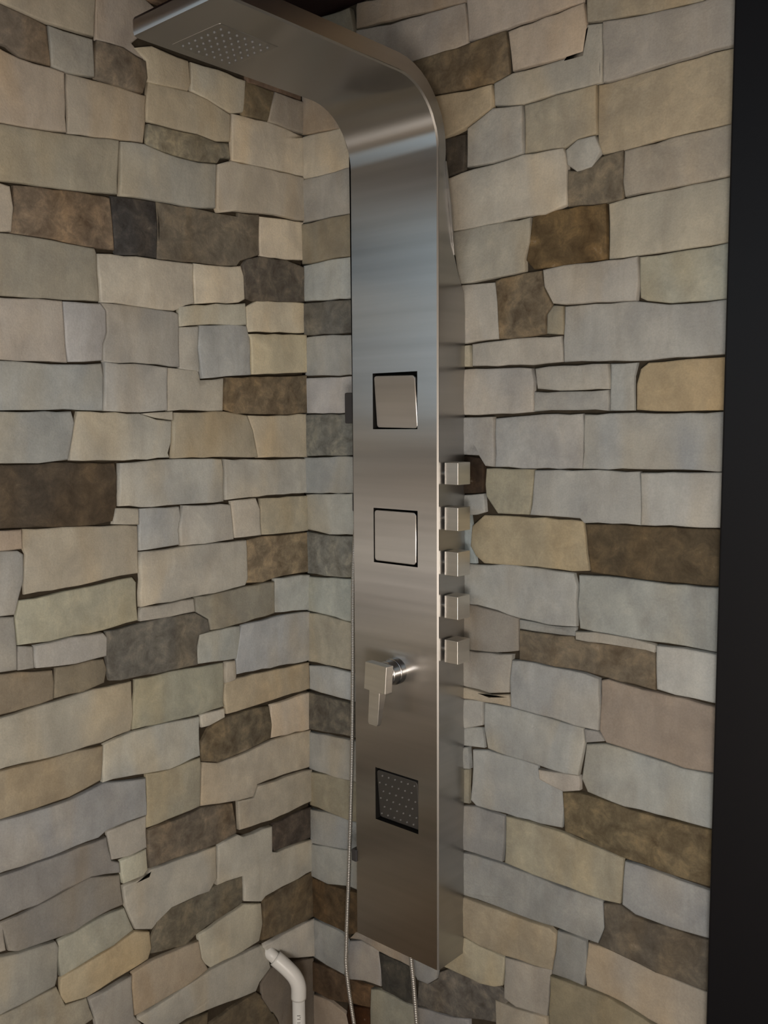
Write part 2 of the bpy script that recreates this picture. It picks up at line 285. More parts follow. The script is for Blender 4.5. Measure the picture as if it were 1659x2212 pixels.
# ------------------------------------------------------------------ stones
LEFT = """p 178 170 155 -642 627 -606 656 -469 701 -461 677 -467 619 -549 616 -607 621 -642 625
p 178 169 159 -459 696 -390 718 -314 693 -362 660 -393 630 -367 610 -412 618 -462 616
m 129 120 109 -643 622 -607 619 -549 612 -545 552 -598 551 -616 562 -645 563
g 163 161 154 -547 612 -469 614 -468 555 -522 549 -543 553
m 126 117 105 -462 614 -412 617 -369 606 -366 580 -377 553 -399 552 -447 553 -466 555
p 193 182 161 -366 609 -388 623 -355 635 -279 632 -275 595 -281 581 -365 575
p 198 193 178 -273 632 -211 636 -144 634 -147 575 -182 566 -239 578 -273 583
m 130 119 98 -143 633 -74 631 -77 609 -92 572 -154 569
p 162 155 145 -73 630 4 631 4 568 -90 572
p 192 181 167 -645 560 -598 549 -522 548 -523 455 -572 450 -633 446 -651 445
p 184 177 165 -518 548 -447 552 -399 551 -378 551 -367 552 -370 507 -376 471 -421 466 -519 455
p 191 184 167 -364 574 -274 581 -236 577 -183 563 -186 514 -219 508 -262 511 -353 509 -368 510
m 142 139 126 -368 503 -262 509 -219 505 -192 509 -187 482 -211 479 -218 469 -263 463 -305 463 -336 465 -369 470
p 207 200 186 -181 565 -154 568 -92 571 4 566 4 566 4 486 -109 483 -183 479
p 177 173 159 -651 442 -633 444 -572 448 -519 453 -425 464 -432 376 -572 364 -655 359
p 180 180 173 -423 463 -376 469 -336 463 -305 461 -263 461 -220 466 -225 386 -262 381 -348 378 -427 374
p 197 190 177 -218 466 -186 479 -109 482 4 484 4 398 -101 397 -177 389 -218 380 -222 387
p 198 190 177 -655 357 -622 354 -618 323 -623 286 -658 283
m 135 122 107 -615 357 -572 362 -499 367 -454 368 -445 367 -441 333 -440 302 -439 282 -478 282 -579 285 -622 285 -615 323
m 79 78 78 -443 371 -394 375 -354 376 -351 334 -356 280 -398 280 -438 275 -441 333
m 125 119 108 -352 376 -262 379 -218 378 -168 379 -168 387 -116 392 -119 316 -166 299 -175 289 -212 285 -303 281 -354 280 -350 335
p 226 216 198 -115 389 4 397 4 321 -48 316 -115 315
g 169 166 155 -658 280 -622 283 -579 283 -478 280 -475 273 -473 195 -540 192 -642 188 -663 187
p 207 202 190 -474 272 -398 278 -303 279 -278 280 -277 209 -297 204 -322 192 -386 193 -470 194
p 220 213 197 -277 280 -212 283 -166 289 -159 271 -158 228 -172 221 -276 209
m 111 106 99 -161 291 -151 303 -118 313 -48 315 4 307 4 293 4 238 -134 227 -155 231
p 199 193 185 -663 184 -583 189 -540 189 -538 151 -537 116 -535 91 -593 91 -649 91 -667 91
p 190 191 193 -539 188 -471 191 -461 181 -461 144 -468 125 -471 98 -532 93 -536 121 -536 151
p 180 179 175 -469 192 -386 192 -324 190 -314 187 -315 93 -381 96 -468 96 -467 125 -459 144 -459 180
p 202 201 189 -311 199 -275 206 -158 220 -155 180 -264 172 -312 165
p 188 190 188 -312 163 -268 169 -271 129 -268 92 -271 85 -313 91
g 183 187 189 -266 170 -187 178 -155 178 -147 154 -147 85 -204 81 -263 75 -265 95 -270 129
p 226 219 200 -154 213 -125 228 4 236 4 175 -150 167
p 211 204 181 -151 162 4 172 4 95 -78 90 -144 86 -145 153
p 178 184 186 -667 89 -649 89 -594 88 -534 88 -473 92 -470 73 -473 14 -510 15 -574 15 -671 14
p 187 188 186 -468 95 -381 94 -341 91 -343 15 -400 11 -471 14
p 198 195 185 -339 91 -272 90 -267 71 -236 73 -212 77 -215 15 -277 16 -342 14
m 132 121 103 -209 78 -99 83 4 90 4 12 -70 8 -187 10 -212 18
g 172 177 178 -671 11 -534 12 -529 -6 -534 -31 -542 -66 -568 -68 -594 -70 -675 -67
p 195 196 190 -520 12 -400 9 -365 -1 -332 -4 -334 -41 -342 -61 -339 -69 -433 -71 -536 -67 -534 -46 -525 -6
p 192 189 179 -395 9 -333 13 -333 -2 -365 2
p 182 176 160 -329 11 -215 14 -159 7 -145 -22 -134 -74 -266 -71 -335 -70 -331 -41
p 205 198 181 -155 6 -70 7 4 10 4 -79 -132 -75 -143 -22
m 89 82 73 -675 -70 -613 -72 -568 -70 -452 -75 -448 -97 -451 -149 -460 -174 -496 -178 -624 -171 -679 -169
p 191 194 192 -445 -76 -339 -72 -223 -75 -219 -100 -220 -156 -316 -155 -382 -155 -449 -149
p 200 201 196 -216 -76 -142 -79 4 -82 4 -152 -158 -152 -216 -153 -215 -100
p 190 188 179 -454 -153 -410 -156 -410 -184 -460 -179 -457 -166
p 189 179 168 -679 -172 -627 -174 -627 -204 -647 -204 -681 -203
p 186 181 168 -623 -174 -531 -178 -460 -182 -411 -186 -412 -270 -448 -270 -529 -277 -624 -278 -624 -256 -619 -214 -625 -201
p 183 190 196 -406 -157 -374 -157 -321 -158 -318 -177 -324 -201 -322 -229 -356 -230 -408 -231
p 195 195 191 -314 -158 -224 -161 -204 -164 -200 -194 -198 -230 -267 -232 -320 -230 -322 -201
p 204 201 193 -201 -157 -139 -155 -129 -177 -128 -229 -195 -228
o 185 183 170 -126 -157 4 -158 4 -189 4 -232 -65 -231 -123 -229
p 179 181 180 -681 -204 -632 -207 -623 -214 -625 -256 -633 -279 -642 -308 -686 -304
p 194 193 186 -408 -234 -321 -233 -267 -234 -167 -235 -165 -312 -172 -323 -224 -327 -296 -328 -347 -330 -411 -330
m 150 138 118 -164 -237 -121 -233 4 -235 4 -319 -66 -318 -98 -320 -123 -324 -165 -320
o 184 184 168 -634 -287 -580 -285 -529 -282 -425 -276 -417 -286 -415 -354 -485 -360 -539 -359 -587 -361 -639 -357 -641 -314
p 172 171 166 -686 -307 -644 -311 -642 -335 -641 -359 -642 -397 -672 -395 -690 -394
p 185 183 176 -411 -333 -347 -333 -296 -332 -293 -357 -348 -358 -412 -356
o 155 154 145 -291 -331 -224 -329 -172 -326 -98 -326 -98 -390 -198 -397 -231 -399 -257 -398 -262 -376 -291 -357
g 191 197 197 -94 -321 4 -324 4 -400 -94 -390
p 172 171 167 -639 -360 -614 -364 -613 -400 -640 -398
p 183 182 179 -612 -364 -587 -364 -549 -361 -489 -364 -481 -373 -483 -404 -541 -406 -611 -399
m 120 119 114 -481 -363 -415 -360 -360 -357 -293 -359 -263 -377 -259 -399 -284 -403 -290 -425 -289 -459 -380 -457 -455 -453 -477 -449 -481 -426
g 181 188 188 -283 -403 -231 -402 -185 -402 -184 -445 -195 -466 -223 -464 -288 -458 -288 -433
g 183 188 193 -181 -403 -99 -399 4 -403 4 -499 4 -507 -196 -496 -195 -467
o 142 133 118 -690 -397 -641 -401 -582 -410 -580 -430 -582 -458 -627 -461 -693 -463
o 140 133 118 -575 -408 -487 -409 -481 -428 -487 -451 -529 -458 -580 -457 -577 -430
p 188 183 172 -223 -468 -201 -468 -199 -498 -202 -506 -225 -507
o 188 178 158 -196 -505 4 -512 4 -516 4 -570 -98 -570 -149 -570 -222 -570 -227 -543 -226 -510
p 180 178 168 -693 -469 -627 -464 -577 -462 -507 -458 -433 -459 -431 -520 -438 -548 -496 -554 -581 -554 -641 -550 -697 -550
o 171 173 160 -426 -459 -330 -461 -227 -467 -227 -509 -230 -546 -227 -554 -285 -556 -354 -552 -434 -548
p 209 208 200 -284 -558 -227 -557 -226 -576 -264 -583 -282 -582
m 114 107 93 -225 -576 -139 -576 -115 -579 -105 -619 -111 -648 -176 -656 -247 -659 -286 -646 -285 -611 -268 -588
p 211 201 186 -109 -579 4 -576 4 -657 -109 -647
o 164 155 137 -697 -553 -641 -553 -564 -555 -495 -559 -499 -620 -560 -631 -625 -632 -701 -630
p 187 190 186 -493 -559 -439 -551 -363 -553 -288 -559 -288 -635 -357 -641 -410 -634 -476 -624 -497 -624
g 192 186 173 -284 -650 -247 -661 -176 -660 -110 -653 4 -659 4 -740 -75 -734 -148 -734 -158 -756 -200 -751 -290 -733
o 169 167 153 -409 -636 -357 -642 -290 -638 -288 -654 -293 -732 -339 -734 -411 -735
g 180 175 163 -147 -738 4 -744 4 -814 -114 -818 -198 -811 -199 -753 -158 -759
p 164 167 170 -701 -630 -625 -635 -561 -636 -497 -626 -411 -642 -411 -711 -453 -709 -494 -711 -510 -719 -598 -720 -705 -715
p 179 177 171 -492 -716 -445 -714 -411 -713 -412 -772 -447 -775 -485 -768
m 117 110 100 -409 -741 -317 -740 -293 -735 -215 -750 -207 -791 -205 -815 -252 -821 -328 -816 -408 -812 -409 -773
m 88 81 75 -109 -831 -56 -828 4 -828 4 -897 -105 -889 -114 -870
p 147 147 147 -705 -721 -599 -723 -495 -723 -486 -769 -471 -777 -469 -797 -527 -783 -574 -787 -625 -793 -708 -792
o 193 194 180 -468 -777 -415 -773 -413 -812 -422 -820 -464 -819 -467 -801
p 178 177 170 -464 -825 -413 -824 -408 -815 -329 -819 -258 -822 -258 -888 -277 -907 -331 -904 -391 -902 -400 -921 -409 -927 -443 -913 -461 -863
p 186 185 177 -252 -824 -204 -819 -190 -828 -114 -832 -114 -887 -100 -893 4 -900 4 -970 -133 -974 -144 -981 -189 -962 -190 -908 -231 -903 -256 -902
p 142 141 138 -690 -800 -625 -797 -574 -791 -527 -785 -470 -802 -465 -858 -515 -859 -559 -867 -598 -864 -661 -858 -676 -850 -683 -814
o 171 172 161 -592 -871 -515 -863 -463 -865 -445 -913 -488 -925 -551 -931 -590 -934 -593 -896
p 174 170 163 -708 -794 -684 -802 -681 -848 -711 -843
m 113 110 100 -390 -905 -331 -908 -259 -904 -193 -909 -192 -964 -256 -973 -307 -982 -334 -993 -409 -975 -408 -947 -395 -927
m 105 96 81 -138 -983 -80 -974 4 -972 4 -1075 -82 -1072 -146 -1064 -139 -1023
p 158 158 152 -711 -848 -661 -860 -598 -867 -593 -879 -597 -931 -602 -944 -658 -947 -715 -948
o 181 171 148 -590 -938 -551 -934 -488 -927 -444 -917 -413 -930 -410 -963 -418 -981 -490 -988 -543 -994 -582 -986 -591 -968
p 187 184 170 -303 -986 -256 -979 -190 -970 -145 -985 -142 -1030 -152 -1062 -216 -1065 -277 -1061 -296 -1041
p 170 160 145 -450 -993 -410 -988 -334 -993 -305 -996 -299 -1032 -283 -1062 -336 -1072 -401 -1074 -449 -1074 -453 -1017
p 191 189 183 -145 -1077 -83 -1076 4 -1078 4 -1122 4 -1165 -73 -1133 -131 -1093
p 176 175 168 -277 -1067 -216 -1069 -147 -1073 -130 -1097 -122 -1133 -153 -1151 -163 -1166 -213 -1158 -284 -1144 -338 -1136 -391 -1140 -446 -1082 -397 -1078
o 162 159 147 -716 -951 -598 -948 -583 -988 -543 -995 -530 -1039 -602 -1047 -719 -1017
p 164 162 157 -539 -1000 -455 -995 -455 -1016 -452 -1073 -431 -1104 -479 -1115 -524 -1091 -528 -1044
m 95 88 74 -386 -1145 -339 -1141 -287 -1147 -289 -1169 -287 -1217 -391 -1162
m 101 93 79 -281 -1177 -209 -1170 -163 -1168 -149 -1182 -149 -1227 -118 -1236 -103 -1264 -99 -1325 -282 -1227
p 119 112 104 -146 -1161 -120 -1138 -62 -1152 4 -1169 4 -1362 -93 -1328 -103 -1256 -117 -1234 -144 -1226
m 120 102 88 -897 -1498 -789 -1497 -682 -1497 -681 -1411 -789 -1412 -898 -1413
m 120 102 88 -676 -1497 -591 -1497 -507 -1498 -508 -1412 -591 -1413 -676 -1414
m 120 102 88 -500 -1498 -411 -1498 -320 -1498 -319 -1412 -411 -1413 -500 -1412
o 195 160 112 -316 -1496 -225 -1498 -133 -1499 -135 -1412 -225 -1412 -314 -1412
p 195 186 170 -130 -1497 -66 -1498 -2 -1497 -3 -1412 -66 -1411 -131 -1413
o 195 160 112 -897 -1406 -798 -1407 -697 -1408 -699 -1322 -798 -1324 -896 -1324
o 195 160 112 -692 -1407 -576 -1409 -457 -1407 -458 -1323 -576 -1323 -694 -1323
p 195 186 170 -454 -1407 -363 -1406 -272 -1409 -273 -1322 -363 -1322 -452 -1322
p 195 186 170 -266 -1408 -186 -1408 -105 -1407 -103 -1323 -186 -1321 -268 -1323
o 195 160 112 -897 -1319 -771 -1317 -645 -1318 -644 -1234 -771 -1232 -897 -1232
p 188 176 155 -641 -1318 -528 -1317 -415 -1318 -417 -1232 -528 -1233 -638 -1231
g 176 174 168 -411 -1316 -342 -1318 -272 -1316 -274 -1232 -342 -1232 -411 -1234
m 120 102 88 -897 -1227 -804 -1229 -709 -1228 -711 -1141 -804 -1141 -898 -1141
p 205 192 170 -707 -1227 -606 -1227 -506 -1229 -506 -1143 -606 -1144 -704 -1142
p 188 176 155 -501 -1226 -447 -1228 -393 -1226 -393 -1144 -447 -1141 -502 -1142
p 205 192 170 -896 -1139 -795 -1137 -691 -1138 -692 -1052 -795 -1053 -897 -1052
p 195 186 170 -689 -1138 -609 -1138 -530 -1138 -532 -1053 -609 -1051 -688 -1052
p 195 186 170 -898 -1047 -810 -1046 -722 -1047 -723 -963 -810 -961 -897 -964
p 188 176 155 -898 -956 -807 -958 -715 -959 -715 -872 -807 -872 -897 -871
p 188 176 155 -897 -867 -807 -868 -716 -868 -717 -781 -807 -784 -898 -782
p 205 192 170 -897 -777 -804 -777 -710 -777 -709 -693 -804 -693 -898 -693
g 176 174 168 -898 -686 -801 -688 -706 -686 -703 -603 -801 -602 -897 -603
p 205 192 170 -897 -597 -801 -597 -705 -599 -705 -513 -801 -513 -897 -512
m 120 102 88 -899 -507 -828 -508 -758 -506 -758 -424 -828 -423 -898 -421
p 188 176 155 -752 -508 -726 -509 -698 -506 -697 -423 -726 -421 -752 -423
g 176 174 168 -896 -418 -795 -417 -693 -419 -691 -331 -795 -331 -899 -331
m 120 102 88 -897 -326 -792 -326 -686 -326 -686 -243 -792 -242 -899 -241
o 195 160 112 -897 -236 -828 -237 -758 -236 -759 -151 -828 -153 -896 -151
g 176 174 168 -754 -238 -720 -238 -686 -238 -685 -152 -720 -153 -754 -152
m 120 102 88 -898 -146 -789 -147 -679 -147 -679 -63 -789 -61 -897 -61
p 195 186 170 -896 -58 -786 -57 -675 -59 -676 26 -786 29 -897 28
p 205 192 170 -896 32 -816 33 -734 31 -736 118 -816 117 -898 117
m 120 102 88 -730 32 -702 32 -676 32 -676 118 -702 116 -729 119
o 195 160 112 -897 124 -783 121 -668 121 -668 208 -783 206 -899 207
o 195 160 112 -896 214 -780 212 -663 213 -663 298 -780 297 -898 297
p 205 192 170 -899 302 -813 301 -730 301 -729 389 -813 388 -897 389
p 205 192 170 -722 303 -693 304 -663 303 -664 386 -693 386 -724 388
m 120 102 88 -896 394 -777 394 -656 391 -657 478 -777 476 -898 478
o 195 160 112 -897 482 -810 482 -723 482 -722 569 -810 567 -898 567
p 188 176 155 -716 484 -684 481 -650 482 -651 568 -684 568 -718 568
m 120 102 88 -897 572 -828 574 -758 572 -757 656 -828 656 -898 657
o 195 160 112 -754 573 -699 573 -644 571 -644 658 -699 657 -753 656
m 120 102 88 -141 632 -72 633 -1 633 -4 719 -72 717 -143 719
m 120 102 88 -896 663 -810 662 -723 664 -723 747 -810 746 -898 749
p 195 186 170 -716 662 -651 662 -586 661 -586 749 -651 748 -718 748
p 205 192 170 -310 662 -228 664 -148 663 -148 746 -228 748 -311 747
g 176 174 168 -581 694 -537 694 -495 693 -495 776 -537 778 -579 778
g 176 174 168 -100 -1409 -54 -1408 -9 -1408 -10 -1359 -54 -1359 -98 -1357
p 195 186 170 -266 -1316 -237 -1319 -207 -1319 -205 -1267 -237 -1268 -268 -1270
m 120 102 88 -491 704 -462 703 -433 704 -435 754 -462 754 -491 753
m 120 102 88 -362 709 -339 711 -316 710 -315 760 -339 760 -362 761
p 195 186 170 -428 721 -399 723 -370 722 -368 771 -399 772 -428 771
g 176 174 168 -141 722 -72 722 -3 724 -1 773 -72 773 -142 771
g 176 174 168 -387 -1226 -351 -1229 -313 -1227 -314 -1202 -351 -1203 -387 -1201
p 195 186 170 -465 -1136 -441 -1139 -417 -1139 -417 -1113 -441 -1114 -465 -1111
p 188 176 155 -898 753 -864 751 -830 753 -829 777 -864 777 -897 776
p 188 176 155 -825 752 -762 752 -697 754 -698 778 -762 779 -825 777
p 195 186 170 -694 752 -639 754 -583 754 -585 778 -639 777 -695 778
m 120 102 88 -310 754 -267 753 -223 751 -223 777 -267 778 -309 777
o 195 160 112 -221 752 -183 752 -146 752 -146 777 -183 778 -220 778"""
